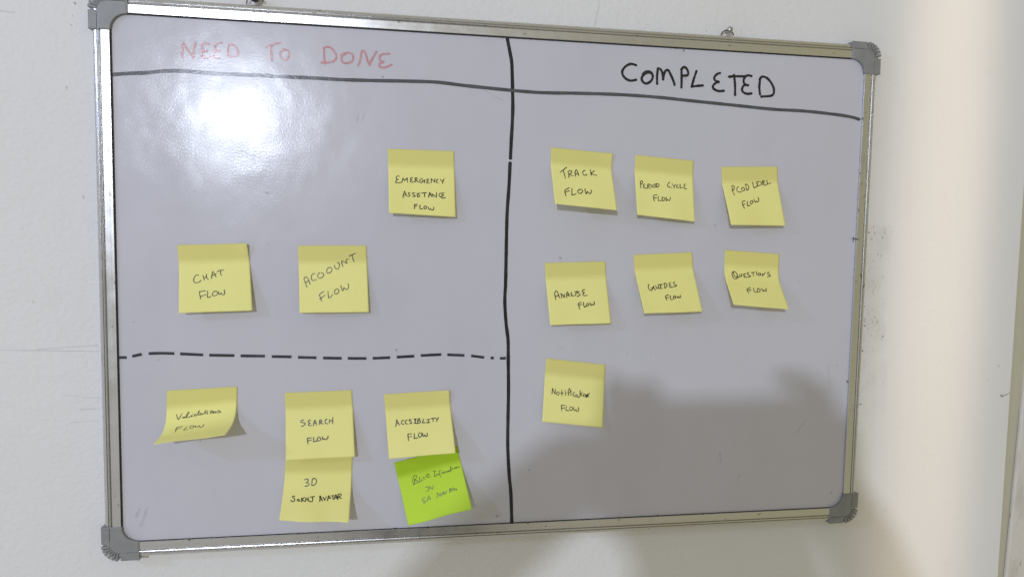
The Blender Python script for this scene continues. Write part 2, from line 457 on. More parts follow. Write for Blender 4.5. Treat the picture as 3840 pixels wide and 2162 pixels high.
def cap_material():
    mt, t, p = new_mat('grey_moulded_plastic')
    v = coords(t)
    c = mix(t, rng(t, noise(t, v, 80.0, 3), .35, .7, 0, 1), (0.275, 0.28, 0.275), (0.235, 0.24, 0.235))
    t.links.new(c, p.inputs['Base Color'])
    p.inputs['Roughness'].default_value = 0.42
    bump(t, p, noise(t, v, 900.0, 2), .25, .0002)
    return mt
MAT_CAP = cap_material()
NOTE_DATA = {
  'emergency': ([288.33, 440.84, 363.29, 440.83, 290.27, 368.29, 365.35, 365.32, 16.5, 8.3],
    '163,415 142,411 121,421 115,446 129,464 145,464|145,464 124,478 106,502 111,518 140,523 185,510|199,509 211,460 220,438|220,438 227,460 239,478|239,478 260,458 278,433|278,433 281,466 283,505|360,429 340,428 327,446 335,462 351,463|351,463 334,472 326,490 338,500 378,494|399,430 396,495|399,433 423,425 430,440 418,455 398,460|398,460 421,475 447,493|509,438 489,435 472,453 469,487 483,500 508,490 517,474 500,471|500,471 546,455|542,456 535,504|605,443 584,439 576,452 584,465 596,467|596,467 579,478 570,494 583,505 610,498|639,492 641,441 643,432|643,432 672,461 692,481|692,481 693,447 698,430|743,436 726,446 716,472 721,490 746,487|781,435 793,456 810,457|836,426 823,458 809,497|210,748 222,686 234,647|234,647 247,676 266,723|216,708 259,697|317,664 297,665 290,682 308,694 314,711 299,727 283,724|387,664 363,666 350,679 374,695 392,707 382,720 355,724|425,666 425,722|470,664 449,665 439,679 457,695 458,716 427,722|495,661 566,650|534,656 535,720|593,724 603,674 616,643|616,643 628,672 641,710|598,691 636,676|653,675 660,713|649,667 682,691 710,715|710,715 714,676 717,638|788,647 762,653 751,679 761,699 786,702|830,643 809,644 796,664 804,676 825,675|825,675 803,689 792,710 806,724 849,711|379,845 375,914|377,848 424,838|378,879 411,865|461,849 458,900 464,908 497,904|539,861 522,875 519,896 534,906 555,894 560,872 544,861|585,871 588,900 604,912 618,890|618,890 629,912 654,913 668,891 666,870'),
  'chat': ([62.64, 329.21, 136.12, 331.99, 67.49, 256.13, 142.55, 258.47, 15.45, 11.2],
    '272,454 245,444 217,473 203,515 212,554 239,563 279,551 303,527|332,455 343,490 350,524|382,440 383,487 394,509 412,519|343,494 383,478|450,502 459,447 474,400|474,400 492,431 514,483|457,462 495,448 520,440|534,406 569,389 626,385|585,391 578,425 583,446 593,461|281,691 284,746 295,801|279,699 324,688 365,685|288,763 331,756 366,736|391,691 394,724 385,758 393,782 416,786 432,768|489,698 465,718 455,743 468,762 503,758 529,733 524,704 501,694 481,700|544,708 547,734 558,751 574,735 583,722|583,722 590,744 605,755 621,745 629,716 624,677'),
  'account': ([189.58, 330.31, 264.76, 331.57, 192.41, 255.5, 268.09, 256.17, 8.95, 6.9],
    '112,616 97,568 77,510 78,481 99,465 123,482 142,523 158,575|89,551 142,523|228,421 204,419 183,445 178,486 193,518 221,518 257,505|304,405 284,417 271,454 282,479 310,486 342,467 360,438 352,413 324,407|434,327 411,352 404,389 416,414 448,406 477,381 482,348 462,327 434,327|517,295 527,328 542,348 566,350 587,324 593,283 582,254 561,256|644,316 629,275 627,229|627,229 663,246 706,267|706,267 691,242 700,213 723,199|739,161 781,139 837,116|790,143 791,185 800,222 813,238|320,831 302,775 287,734|287,734 316,705 352,685|293,795 334,767 369,739|414,682 416,735 421,780|421,780 445,772 478,737|529,654 508,682 507,715 531,724 563,703 575,671 557,650 533,651|603,597 613,638 628,678|628,678 641,651 646,630|646,630 665,647 689,659 710,639 717,598 708,573'),
  'validations': ([49.21, 168.81, 123.58, 172.04, 47.97, 121.34, 122.12, 131.77, 44.15, 52.05],
    '149,356 158,395 175,431|175,431 188,426 203,387 225,352|266,405 248,403 236,411 244,419 264,415 269,402|269,402 274,418 287,414 304,385 324,346 316,339 298,364 288,394 297,416 321,419 353,405|362,392 361,410 380,402|376,370 380,376|429,383 409,388 401,404 418,410 441,399 464,363 465,334 454,361 454,397 475,399|499,378 483,383 481,400 499,403 510,386 516,401 535,393|560,338 550,373 552,396 569,390|533,375 573,365|584,374 588,407|586,354 589,359|637,359 625,372 631,398 651,397 659,376 644,359 634,365 655,372|666,373 676,404|676,404 687,379 701,381 707,404|712,394 737,375 750,365 756,385 781,395 765,404 737,404|193,651 182,594 187,564 201,553 273,557|185,594 224,588 252,580|328,563 311,600 300,629|300,629 331,632 355,624|398,562 377,572 378,599 400,616 426,614 437,592 417,567 396,566|448,571 467,602 485,606 500,590|500,590 507,578 521,604 547,624 568,603 570,571'),
  'search': ([174.58, 163.93, 248.73, 165.75, 176.71, 89.09, 252.96, 91.55, 10.0, 12.9],
    '263,421 241,420 222,438 229,450 266,459 289,471 277,494 251,508 228,510|365,429 343,428 331,445 342,463 361,467|361,467 345,474 335,493 345,507 379,504|407,511 414,466 430,429|430,429 444,460 455,502|410,477 448,475|500,432 500,497|502,436 521,429 532,445 520,460 502,463|502,463 527,479 550,492|612,426 589,428 579,459 588,486 622,491|646,431 643,477|697,403 692,449 689,493|647,450 692,445|317,689 318,735 325,773|315,693 345,687 374,689|318,731 371,719|406,683 404,747|404,747 427,744 449,738|481,686 459,704 457,731 476,739 502,729 510,703 496,687 481,686|537,682 534,708 544,724 563,706|563,706 581,726 601,715 616,693 617,674'),
  'avatar': ([175.0, 89.58, 249.57, 90.2, 171.57, 26.58, 247.35, 22.29, 26.0, 31.2],
    '299,362 313,351 342,351 354,370 337,396 320,407|320,407 346,407 369,422 356,448 313,457|412,363 409,422 411,444|409,363 430,341 460,349 476,378 471,415 443,441 411,446|175,610 156,606 144,622 160,637 182,657 179,680 156,695 125,677|241,652 223,656 221,675 238,683 247,667 245,656|245,656 251,679 266,683|280,632 287,694|318,623 285,659|285,659 312,674 342,681|340,627 348,669|376,623 378,673|346,650 378,646|404,615 462,608|435,614 444,652 444,679 423,688 392,676|550,685 548,643 543,598|543,598 553,605 571,643 589,677|550,655 575,647|591,620 608,642 621,665|621,665 626,642 638,612|661,672 665,626 673,597|673,597 686,619 703,641|663,645 698,626|706,600 750,596|732,600 744,655|759,651 766,610 778,581|778,581 788,610 802,647|764,629 800,617|811,577 807,617 814,654|812,580 840,569 860,584 839,606 814,613|814,613 841,628 864,639'),
  'accessibility': ([285.05, 160.14, 360.32, 163.76, 291.23, 88.23, 366.81, 95.33, 14.0, 23.6],
    '138,516 150,465 162,414|162,414 175,451 198,501|143,481 185,468|262,429 242,432 227,459 235,483 261,489|317,429 297,436 283,463 293,485 324,488|380,427 357,424 348,440 370,457 384,474 371,486 350,488|424,421 459,423|439,426 438,487|418,485 461,495|459,423 435,444|483,421 473,489|483,421 506,419 513,435 481,453|481,453 511,460 521,477 500,491 473,493|568,435 553,467 547,491|547,491 587,490|615,444 666,445|640,446 634,493|610,493 657,493|685,432 734,431|711,432 710,481|749,428 761,445 776,447|798,425 780,455 762,486|311,653 311,701 315,745|308,653 339,646 370,648|312,691 362,689|409,645 401,720|401,720 418,722 454,716|495,644 474,658 468,690 482,707 505,705 519,678 514,649 491,642|533,655 536,691 548,704 566,678|566,678 572,702 591,708 604,689 603,656'),
  'police': ([296.95, 79.09, 370.45, 96.15, 313.65, 7.71, 386.75, 28.69, 12.0, 23.95],
    '236,297 212,359 216,424|216,424 236,391 245,334|230,304 265,279 289,294 270,332 236,353|236,353 264,360 283,386 271,404 242,401|327,321 316,369 296,402|296,402 337,392|358,355 337,388 363,388|372,325 375,331|406,346 389,346 381,365 408,376|436,345 473,329 477,313 452,311 433,340 444,364 488,359|546,288 599,298|570,295 556,372|543,373 581,377|602,342 586,372|587,368 606,360 627,361|670,304 647,311 632,358 646,404|610,361 653,359|695,340 677,344 679,357 704,359 711,345 696,339|719,347 720,364|722,356 742,342 750,363|750,363 758,344 771,364|771,364 779,345 793,361|810,340 788,343 785,359 811,353 817,342|817,342 819,359|837,283 825,306 824,352|819,321 857,323|856,327 860,345|897,316 883,321 883,338 905,335 909,319 892,319|917,321 921,343|919,330 948,316 960,341|382,500 434,502|417,501 423,548 411,566 379,560|442,549 445,508|445,508 465,534 485,556|485,556 494,533 500,501|342,648 317,646 295,665 296,686 319,697 343,699|343,699 318,700 301,717 311,732 343,719|367,717 377,678 403,639|403,639 413,671 415,703|374,686 415,680|522,707 527,667 539,632|539,632 556,666 571,695|571,695 583,644|592,696 608,663 626,638|626,638 633,661 634,688|602,670 633,669|650,644 653,666 654,683|654,683 671,662 681,636|737,616 724,672|733,624 757,618 759,630 735,641|735,641 759,647 759,664 723,674|793,610 784,658|767,633 813,632|812,636 809,669|812,653 836,642 840,672'),
  'track': ([476.85, 449.16, 551.21, 444.57, 476.4, 382.16, 551.0, 376.53, 29.95, 26.0],
    '144,392 193,344 256,287|198,358 205,427 214,499|271,380 276,428 274,483|266,375 301,342 329,353 322,384 281,418|281,418 309,430 345,438|384,448 381,397 389,347 406,316|406,316 423,343 438,430|385,406 435,381|555,314 525,327 509,363 517,401 542,409 573,390|641,292 642,339 648,399|706,299 681,330 645,353|645,353 684,378 735,389|179,736 180,789 190,830|175,739 213,703 258,676|182,769 221,745 253,730|302,688 291,747 289,804|289,804 319,796 354,777|440,681 404,700 388,735 402,762 435,758 464,722 460,689 436,682|513,663 510,721 521,760|521,760 545,708|545,708 555,730 574,747 602,725 615,685 599,682'),
  'period': ([579.91, 444.08, 653.86, 439.53, 578.14, 372.27, 652.55, 365.71, 18.45, 12.6],
    '90,424 86,479 91,541|86,433 110,411 128,425 116,458 86,479|166,466 143,469 134,488 155,495|155,495 135,515 148,535 189,528|211,462 204,531|208,466 239,454 242,472 209,498|209,498 248,530|266,460 269,513|321,455 297,475 295,498 318,505 342,484 339,453 316,453|363,441 359,496|349,438 391,434 405,459 387,484 359,498|590,391 561,412 547,445 558,466 612,477|628,410 651,443|687,417 665,446 658,478|731,422 707,433 701,461 733,468|768,404 761,464|761,464 803,458|861,395 843,397 833,416 850,428|850,428 831,443 834,467 876,468|298,647 297,692 308,732|295,649 324,631 360,627|297,683 353,673|382,652 373,720|373,720 419,715|446,654 436,713|441,659 478,659 490,685 470,709 435,717|513,651 508,696 516,713|516,713 536,680|536,680 553,700 572,694 582,643'),
  'level': ([689.67, 433.49, 763.29, 436.0, 695.24, 362.57, 769.07, 363.01, 20.45, 14.8],
    '158,322 161,377 151,404 176,479|154,326 180,308 201,331 184,377 155,404|277,327 251,345 235,386 248,422 307,424|356,345 328,354 323,395 348,404 376,382 373,354 352,342|411,287 410,395|404,287 440,292 462,332 442,377 410,397|545,253 544,305 552,355|552,355 620,319|653,245 621,249 607,271 631,284|631,284 613,306 630,315 679,301|681,245 697,275 703,297|703,297 717,263 719,237|765,229 737,233 732,250 749,263|749,263 734,276 734,302 780,305|803,225 801,289|801,289 869,268|279,608 284,658 300,713|277,608 305,585 334,581|276,653 326,635|379,585 366,666|366,666 419,657|474,576 439,585 427,621 449,630 479,603 479,576 465,574|510,558 514,585 523,607|523,607 548,580|548,580 567,598 593,575 595,531 588,522'),
  'analyse': ([471.96, 313.97, 546.35, 316.67, 476.89, 241.53, 551.16, 243.36, 15.2, 13.5],
    '134,595 125,541 127,482 149,454 175,484 195,569|125,541 187,530|233,570 228,535 228,498|228,498 254,532 276,562|276,562 276,528 282,508|314,567 317,513 332,476|332,476 346,501 355,552|318,530 352,522|396,486 388,540|388,540 439,537|447,467 470,492|494,464 473,501 460,538|527,477 501,481 502,506 535,515 533,536 484,553|624,445 593,450 575,475 597,492 614,495|614,495 592,504 584,533 600,545 652,538|488,676 496,718 506,759|485,676 507,656 541,651|494,697 546,682|580,650 576,695 588,729|588,729 620,709|645,672 627,680 625,705 645,712 664,693 658,673 641,670|685,657 690,690 697,703|697,703 717,683|717,683 732,695 753,684 753,642'),
  'guides': ([581.17, 324.84, 655.73, 328.95, 587.6, 256.45, 662.87, 258.15, 25.95, 20.25],
    '188,505 168,545 173,590 199,611 229,593 237,575 207,574|233,575 263,540|263,540 259,576 279,605|297,533 300,569 314,583 336,566 340,535|344,519 414,513|386,519 368,581|345,584 397,586|446,503 441,584|443,499 474,500 488,528 468,563 440,584|559,492 530,503 530,525 554,533|554,533 530,543 525,565 536,574 573,567|631,487 607,497 610,520 642,534 643,552 592,563|416,734 419,761 428,787|413,729 445,704 472,701|417,750 463,740|504,715 491,754 493,781 529,778|560,722 543,748 550,766 578,758 585,727 560,722|612,728 618,759|618,759 646,734|646,734 654,756 675,744 673,713'),
  'questions': ([698.45, 332.26, 771.01, 328.27, 697.79, 267.34, 770.56, 261.68, 29.8, 28.75],
    '153,348 133,393 149,450 182,473 220,450 228,395 204,357 177,342 161,365 174,417 221,442 260,433|274,379 277,414 295,422 313,394 313,372|382,367 353,374 342,392 368,403|368,403 348,414 349,433 398,426|445,342 416,356 423,378 464,392 466,410 417,425|492,343 548,331|521,339 530,392|585,320 593,380|635,342 614,361 622,378 651,376 662,353 644,340 625,347|692,391 689,347|689,347 718,367|718,367 750,318|826,314 792,323 796,345 835,359 836,377 778,389|335,673 337,714 341,747|329,674 367,644 405,628|334,694 401,673|463,631 454,684 467,715|467,715 503,705|531,646 516,678 522,704 555,691 576,653 560,628 530,636|609,624 616,660 622,685|622,685 647,652|647,652 659,672 677,680|677,680 696,617'),
  'notification': ([475.94, 200.1, 549.82, 191.34, 471.4, 124.58, 546.48, 115.42, 6.0, 6.0],
    '133,550 135,462|135,462 159,506 183,545|183,545 186,498 186,469|232,508 209,524 212,551 240,553 253,529 237,504|289,474 299,561|272,527 316,518|354,491 357,551|340,472 344,478|410,439 397,478 405,533 400,547|384,507 427,498|427,498 431,465 414,434|441,478 444,547|449,462 454,467|505,490 481,502 481,539 504,555|541,519 517,531 518,554 543,552 546,523|546,523 558,555 592,547 600,504|592,449 600,504|580,506 619,493|624,497 626,534|634,472 639,477|668,498 649,518 660,540 685,533 687,510 668,498|698,504 700,550|700,541 727,483|718,511 744,537|751,478 728,520 715,540|297,710 299,751 311,799|292,712 355,706|301,757 357,746|380,716 373,781|373,781 417,786|458,717 434,738 436,770 461,777 484,757 478,725 453,718|502,723 502,760 519,776 538,752|538,752 554,782 573,781 581,747 575,716'),
}
BOARD_STROKES = {
  'need_to': '71.0,530.0 70.9,537.6 71.9,545.5|71.9,545.5 76.2,538.4 82.1,530.6|82.1,530.6 82.5,537.2 84.7,545.7|97.9,545.4 95.3,546.1 92.1,545.1 90.9,542.0 91.7,538.8 94.1,537.6 95.9,537.7|95.9,537.7 93.0,537.2 90.6,534.4 90.6,531.6 92.9,530.4 96.6,530.9 99.0,532.1|111.2,547.3 107.4,547.1 104.8,544.5 104.4,541.2 105.8,539.6 108.9,538.9|108.9,538.9 104.7,537.9 102.8,535.0 103.0,531.8 105.6,530.8 108.8,531.5|118.6,545.3 117.7,540.3 117.7,534.8|118.6,545.8 121.8,546.5 125.0,544.5 127.6,540.8 127.8,536.4 125.9,534.1 121.6,533.4 117.9,533.7|157.8,545.3 162.7,548.1 167.6,549.8 172.0,550.9|163.0,547.3 162.6,540.1 163.1,531.8|176.3,543.9 173.0,542.3 172.1,538.4 173.5,535.1 176.2,533.3 179.5,534.1 181.4,537.8 181.2,541.7 179.0,543.5 175.7,543.9',
  'done': '218.7,547.8 218.7,540.1 219.4,531.4|218.1,547.8 221.7,549.7 226.4,548.3 230.4,544.1 231.9,539.5 230.4,535.7 225.0,533.0 215.7,532.2|237.1,541.5 241.1,543.7 245.9,544.7 249.2,542.8 250.2,539.2 248.6,535.3 243.8,533.1 239.1,533.5 237.4,536.8 238.1,540.5 241.8,543.1|255.3,531.3 257.3,535.5 259.4,547.1|259.4,547.1 262.1,547.3 264.1,542.6 265.5,538.0 267.9,532.3|267.9,532.3 269.6,536.8 275.3,547.4|289.4,545.8 284.6,545.5 280.1,543.9 278.8,540.7 279.8,538.1 283.2,536.6|283.2,536.6 281.9,535.8 278.8,534.6 278.8,531.9 281.9,530.3 286.7,531.3 292.2,534.0',
  'completed': '577.6,548.9 571.6,550.0 565.8,547.5 561.7,542.9 561.0,538.9 562.8,535.1 567.1,531.7 572.2,530.6 578.1,531.9|586.3,538.7 590.5,542.1 595.6,541.9 598.7,537.7 597.6,532.5 592.6,528.6 588.3,528.8 585.2,532.6 586.4,537.1 592.2,541.0 597.3,540.8|604.5,528.8 604.2,538.0 604.8,546.4|604.8,546.4 608.2,545.8 610.9,540.8 612.0,534.0|611.6,534.4 613.9,543.3 617.7,545.1 621.3,539.7 624.9,532.6 626.4,528.3|634.4,546.8 635.0,536.4 635.1,525.9|633.9,546.8 637.3,549.8 640.8,548.3 643.1,543.6 641.9,540.4 635.5,539.6|653.4,545.8 650.7,537.2 648.0,527.4|648.0,527.4 654.5,528.5 662.3,529.5|683.6,545.3 679.3,543.5 676.4,539.3 677.8,536.1 682.3,534.7|682.3,534.7 677.9,532.9 675.0,528.7 677.3,525.5 682.7,523.8 689.3,524.5|695.2,541.5 704.9,542.5 715.5,542.9|701.7,543.8 703.5,532.5 704.0,520.3|724.4,543.8 719.0,544.3 715.2,540.9 714.5,536.3 716.8,533.2 720.4,532.6|720.4,532.6 715.9,532.7 713.0,528.9 713.6,524.9 719.1,522.3 725.3,523.0|735.8,539.1 735.2,531.6 736.5,522.7|735.3,540.3 738.3,543.7 744.1,542.8 749.7,538.1 754.1,530.9 754.4,524.4 750.5,521.3 738.4,519.9',
  'across': '1.5,508.2 17.6,510.2 32.2,511.5 46.6,513.7 61.1,515.2 73.7,515.6 88.4,515.0 105.3,514.6 131.2,514.9 152.6,515.1 174.4,514.8 207.3,515.1 235.2,514.8 269.2,515.5 313.2,516.9 343.5,517.3 374.2,515.2 405.2,513.5 429.8,512.4 464.0,511.5 510.0,512.9 557.0,513.7 604.7,512.9 653.3,510.4 703.1,507.9 753.6,505.4 799.9,504.9 842.0,502.4 861.5,500.3 871.2,498.0',
  'down': '422.9,571.5 424.3,564.7 426.9,552.8 428.6,543.9 429.5,527.3 430.1,512.2 430.7,494.1 430.4,475.8 429.5,454.4 428.9,435.1|428.5,429.2 427.8,405.2 426.1,374.2 425.7,346.6 425.6,318.5 425.5,290.2 424.9,267.9 426.8,242.3 429.5,222.2 430.1,199.3 431.0,162.1 431.0,130.1 431.2,95.1 433.4,60.1 435.9,36.4 437.6,1.0',
  'dashes': '0.8,206.0 8.7,206.0|14.4,207.2 24.1,209.5|31.3,210.1 45.1,210.4 57.6,209.9|63.7,209.5 87.6,208.1|94.0,207.7 120.6,207.0|127.2,206.6 153.3,206.0|160.8,205.5 182.1,204.9|189.2,204.3 209.5,203.5|216.7,203.2 237.4,202.6|244.2,202.5 265.1,202.1|272.3,202.2 291.9,202.8|299.4,203.3 319.5,204.2|327.0,204.9 350.7,205.8|357.9,205.5 377.9,204.5|385.8,203.9 401.3,201.8|408.9,201.1 412.8,201.1|420.1,200.6 427.1,200.5',
  'specks': '416.4,571.7 417.3,570.8|394.4,-10.3 395.6,-10.1|455.6,-0.9 457.6,-0.6|296.5,1.2 299.0,1.4|335.5,0.8 336.4,-0.2|0.1,471.4 0.6,469.7|418.9,10.8 419.3,9.5|870.9,167.2 871.8,164.4|868.7,349.3 877.4,347.7|870.2,350.3 869.7,345.2|619.8,1.3 621.6,1.9|680.2,-0.2 681.6,0.5|873.7,499.5 874.9,497.5|256.3,571.7 258.1,572.1|624.8,570.8 625.2,569.9|635.3,569.2 635.7,568.0',
}
# ------------------------------------------------------------------ wall
bm = bmesh.new()
bmesh.ops.create_grid(bm, x_segments=2, y_segments=2, size=0.5)
bm.free()
bm = bmesh.new()
x0, x1, y0, y1 = -1.6, 1.1305, -0.75, 1.5
extrude_poly(bm, [(x0, y0), (x1, y0), (x1, y1), (x0, y1)], WALL_H - 0.10, WALL_H)
wall = link_mesh('wall', bm, MAT_WALL)
tag(wall, 'white plastered wall with fine cracks and tape stains behind the whiteboard', 'wall', kind='structure')

def wall_mark(bm, pts, w, raise_=0.00025, steps=0.004):
    stroke(bm, catmull(pts, steps), w, lambda a, b, l: W(a, b, WALL_H + raise_ + l), .5)

MAT_CRACK = plain('fine_plaster_crack', (0.66, 0.65, 0.63), .8)
MAT_SCRATCH = plain('brown_scratch', (0.26, 0.205, 0.16), .8)
for pts, w in (
    ([(.5346, .640), (.5349, .6265), (.5346, .6157), (.5318, .606), (.5312, .600), (.5298, .594)], .0011),
):
    bm = bmesh.new(); wall_mark(bm, pts, w); link_mesh('crack', bm, MAT_CRACK, wall)
for pts, w in (
    ([(-.17, .2135), (-.1245, .2127), (-.093, .2121), (-.06, .2113), (-.0255, .2106)], .0008),
    ([(-.088, .2128), (-.06, .2152), (-.0255, .2171)], .0007),
    ([(-.0622, .1617), (-.048, .1608), (-.040, .1592), (-.0267, .1586)], .0006),
    ([(-.0463, .1455), (-.036, .1462), (-.0264, .1467)], .0008),
    ([(-.0525, .1316), (-.040, .1323), (-.0272, .1328)], .0005),
    ([(-.120, .5711), (-.108, .5709), (-.099, .5705)], .0006),
):
    bm = bmesh.new(); wall_mark(bm, pts, w); link_mesh('trowel_line', bm, MAT_CRACK, wall)
bm = bmesh.new()
wall_mark(bm, [(1.1181, .1378), (1.127, .1405), (1.1300, .1428)], .0006)
wall_mark(bm, [(1.1165, .1390), (1.1190, .1372)], .0016)
for a, b in ((.910, .3655), (.9125, .357), (.9035, .358), (.899, .271), (.902, .262), (.9045, .236), (.903, .203), (.9235, .3515), (.905, .131), (.932, .2215)):
    wall_mark(bm, [(a, b), (a + random.uniform(.0008, .0022), b + random.uniform(-.0015, .0015))], random.uniform(.0007, .0013))
link_mesh('dirt_speck', bm, MAT_SCRATCH, wall)

# ------------------------------------------------------------------ door frame at the right end of the wall
dfr = empty('door_frame', W(1.14, -0.75, WALL_H))
tag(dfr, 'edge of a dirty off white door frame at the far right of the wall', 'door frame')
def loc(o, root):
    """parent o under root without moving it"""
    o.parent = root
    o.matrix_parent_inverse = Matrix.Translation(-root.location)
    return o
def frame_material():
    mt, t, p = new_mat('chipped_off_white_paint')
    v = coords(t, (1, 1, .35))
    c = mix(t, rng(t, noise(t, v, 26.0, 4, .65), .45, .72, 0, 1), (0.72, 0.68, 0.62), (0.50, 0.45, 0.38))
    c = mix(t, rng(t, noise(t, v, 90.0, 3, .6), .66, .73, 0, .8), c, (0.12, 0.085, 0.06))
    t.links.new(c, p.inputs['Base Color'])
    p.inputs['Roughness'].default_value = .6
    bump(t, p, noise(t, v, 60.0, 3), .5, .002)
    return mt
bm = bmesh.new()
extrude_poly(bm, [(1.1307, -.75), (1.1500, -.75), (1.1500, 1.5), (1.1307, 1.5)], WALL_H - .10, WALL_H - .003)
loc(link_mesh('olive_strip', bm, MAT_TRIM), dfr)  # narrow strip in one even olive tone, darker than the plaster
bm = bmesh.new()
# the post leans a little, as the crack beside it shows
extrude_poly(bm, [(1.1375, -.75), (1.30, -.75), (1.30, 1.5), (1.163, 1.5), (1.1497, .143), (1.1413, -.119)], WALL_H - .0028, WALL_H + .003)
loc(bevel(link_mesh('post', bm, frame_material()), .002), dfr)

# ------------------------------------------------------------------ whiteboard
board = empty('whiteboard', W(PW / 2, 0, WALL_H))
tag(board, 'framed whiteboard with two marker drawn columns hung on two wall screws', 'whiteboard')

bm = bmesh.new()
extrude_poly(bm, [(-.012, -.012), (PW + .012, -.012), (PW + .012, PH + .012), (-.012, PH + .012)], -.010, 0.0)
loc(link_mesh('writing_panel', bm, MAT_PANEL), board)

PROFILE = [(.0002, .0004), (.0002, .0028), (.0004, .0030), (.0088, .0031), (.0091, .0028), (.0092, .0014), (.0098, .0014),
           (.0099, .0026), (.0103, .0034), (.0110, .0037), (.0117, .0034), (.0121, .0026), (.0122, .0010), (.0129, .0010), (.0131, .0024), (.0134, .0027),
           (.0150, .0023), (.0163, .0014), (.0174, -.0002), (.0181, -.0022), (.0185, -.0050), (.0186, -.0150)]
def rail(a, b, out, mat, name='frame_rail'):
    """profile swept from board point a to b; out is the outward direction"""
    bm = bmesh.new()
    N_ = 24
    rows = []
    for k in range(N_ + 1):
        s = k / N_
        cx, cy = a[0] + (b[0] - a[0]) * s, a[1] + (b[1] - a[1]) * s
        rows.append([bm.verts.new(W(cx + out[0] * d, cy + out[1] * d, h)) for d, h in PROFILE])
    for k in range(N_):
        for j in range(len(PROFILE) - 1):
            bm.faces.new((rows[k][j], rows[k][j + 1], rows[k + 1][j + 1], rows[k + 1][j]))
    bmesh.ops.recalc_face_normals(bm, faces=bm.faces)
    if bm.faces[2].normal.y > 0:
        bmesh.ops.reverse_faces(bm, faces=bm.faces)
    o = loc(link_mesh(name, bm, mat, smooth=True), board)
    sharp = o.modifiers.new('crease', 'EDGE_SPLIT'); sharp.split_angle = math.radians(14)
    return o
rail((-.004, PH), (PW + .004, PH), (0, 1), MAT_RAIL_H)
rail((-.004, 0), (PW + .004, 0), (0, -1), MAT_RAIL_H)
rail((0, -.004), (0, PH + .004), (-1, 0), MAT_RAIL_V)
rail((PW, -.004), (PW, PH + .004), (1, 0), MAT_RAIL_V)
# dark joint between panel and rails, widest along the top and the left
bm = bmesh.new()
extrude_poly(bm, [(.001, PH - .0011), (PW - .001, PH - .0010), (PW - .001, PH + .0004), (.001, PH + .0004)], .0002, .0007)
extrude_poly(bm, [(-.0004, .001), (.0011, .001), (.0011, PH - .0012), (-.0004, PH - .0012)], .0002, .0007)
extrude_poly(bm, [(.0012, -.0004), (PW - .001, -.0004), (PW - .001, .0004), (.0012, .0004)], .0002, .0006)
loc(link_mesh('joint_strip', bm, MAT_SEAL), board)

def arc(cx, cy, r, a0, a1, n):
    return [(cx + r * math.cos(math.radians(a0 + (a1 - a0) * i / n)), cy + r * math.sin(math.radians(a0 + (a1 - a0) * i / n))) for i in range(n + 1)]
def corner_cap(ox, oy, sx, sy):
    mmp = lambda pts: [(ox + sx * p / 1000, oy + sy * q / 1000) for p, q in pts]
    E1, Q, A = 20.5, 16.5, 17.5
    inner = arc(-A, -A, Q, 90, 0, 10)                      # concave fillet towards the panel
    bm = bmesh.new()
    # base that wraps the rail ends
    extrude_poly(bm, mmp(inner + [(E1, -A), (E1, 1.0)] + arc(2, 2, 15.6, 0, 90, 8) + [(1.0, E1), (-A, E1)]), -.0150, .0022)
    # raised inner elbow
    extrude_poly(bm, mmp(inner + [(11.2, -A), (11.2, 2)] + arc(2, 2, 9.2, 0, 90, 8)[1:-1] + [(2, 11.2), (-A, 11.2)]), .0010, .0046)
    # outer half of both arms, a step lower, with a moulded slot beside the elbow
    for flip in (False, True):
        for q in ([(12.0, -A), (E1, -A), (E1, 1.0), (12.0, 1.0)], [(11.1, -3), (12.2, -3), (12.2, 1.0), (11.1, 1.0)]):
            pts = [(b, a) for a, b in q] if flip else q
            extrude_poly(bm, mmp(pts), .0008, .0039)
        lip = [(-.6, -A - .9), (E1 + .3, -A - .9), (E1 + .3, -A + .5), (-.6, -A + .5)]
        pts = [(b, a) for a, b in lip] if flip else lip
        extrude_poly(bm, mmp(pts), -.0148, .0044)
    # six fins round the outer corner
    for k in range(6):
        a0 = 5 + k * 13.6
        w_ = 11.4
        fin = arc(2, 2, 9.0, a0 + 1.5, a0 + w_ - 1.5, 2) + arc(2, 2, 18.9, a0 + w_ - .2, a0 + .2, 4)
        extrude_poly(bm, mmp(fin), -.0140, .0040)
    # flip back for mirrored caps
    bmesh.ops.recalc_face_normals(bm, faces=bm.faces)
    o = loc(link_mesh('corner_cap', bm, MAT_CAP), board)
    return bevel(o, .0005, 2)
corner_cap(0, PH, -1, 1)
corner_cap(PW, PH, 1, 1)
corner_cap(PW, 0, 1, -1)
corner_cap(0, 0, -1, -1)

def on_panel(h):
    return lambda a, b, l: W(a / 1000, b / 1000, h + l)
def board_strokes(key, name, width, mat, label=None, base=.00025, step=1.2, rough=.12, square=False, part=slice(None)):
    bm = bmesh.new()
    for i, pts in enumerate(parse(BOARD_STROKES[key])[part]):
        stroke(bm, catmull(pts, step), width, on_panel(base), rough, (i % 7) * .00002, square)
    o = loc(link_mesh(name, bm, mat), board)
    if label: o['label'] = label
    return o
board_strokes('need_to', 'heading_word', 2.0, MAT_INK_RED, 'faded red handwritten word NEED', part=slice(0, 9))
board_strokes('need_to', 'heading_word', 2.0, MAT_INK_RED, 'faded red handwritten word TO', part=slice(9, None))
board_strokes('done', 'heading_word', 2.0, MAT_INK_RED, 'faded red handwritten word DONE')
board_strokes('completed', 'heading_word', 2.9, MAT_INK_BLACK, 'black handwritten heading COMPLETED')
board_strokes('down', 'divider_line', 4.0, MAT_INK_BLACK, 'black vertical marker line', .0002, 3, .06)
board_strokes('across', 'divider_line', 3.7, MAT_INK_GREY, 'greyish horizontal marker line', .0004, 3, .07)
board_strokes('dashes', 'dashed_line', 3.1, MAT_INK_DASH, 'row of dark grey marker dashes', .0003, 3, .03, True)
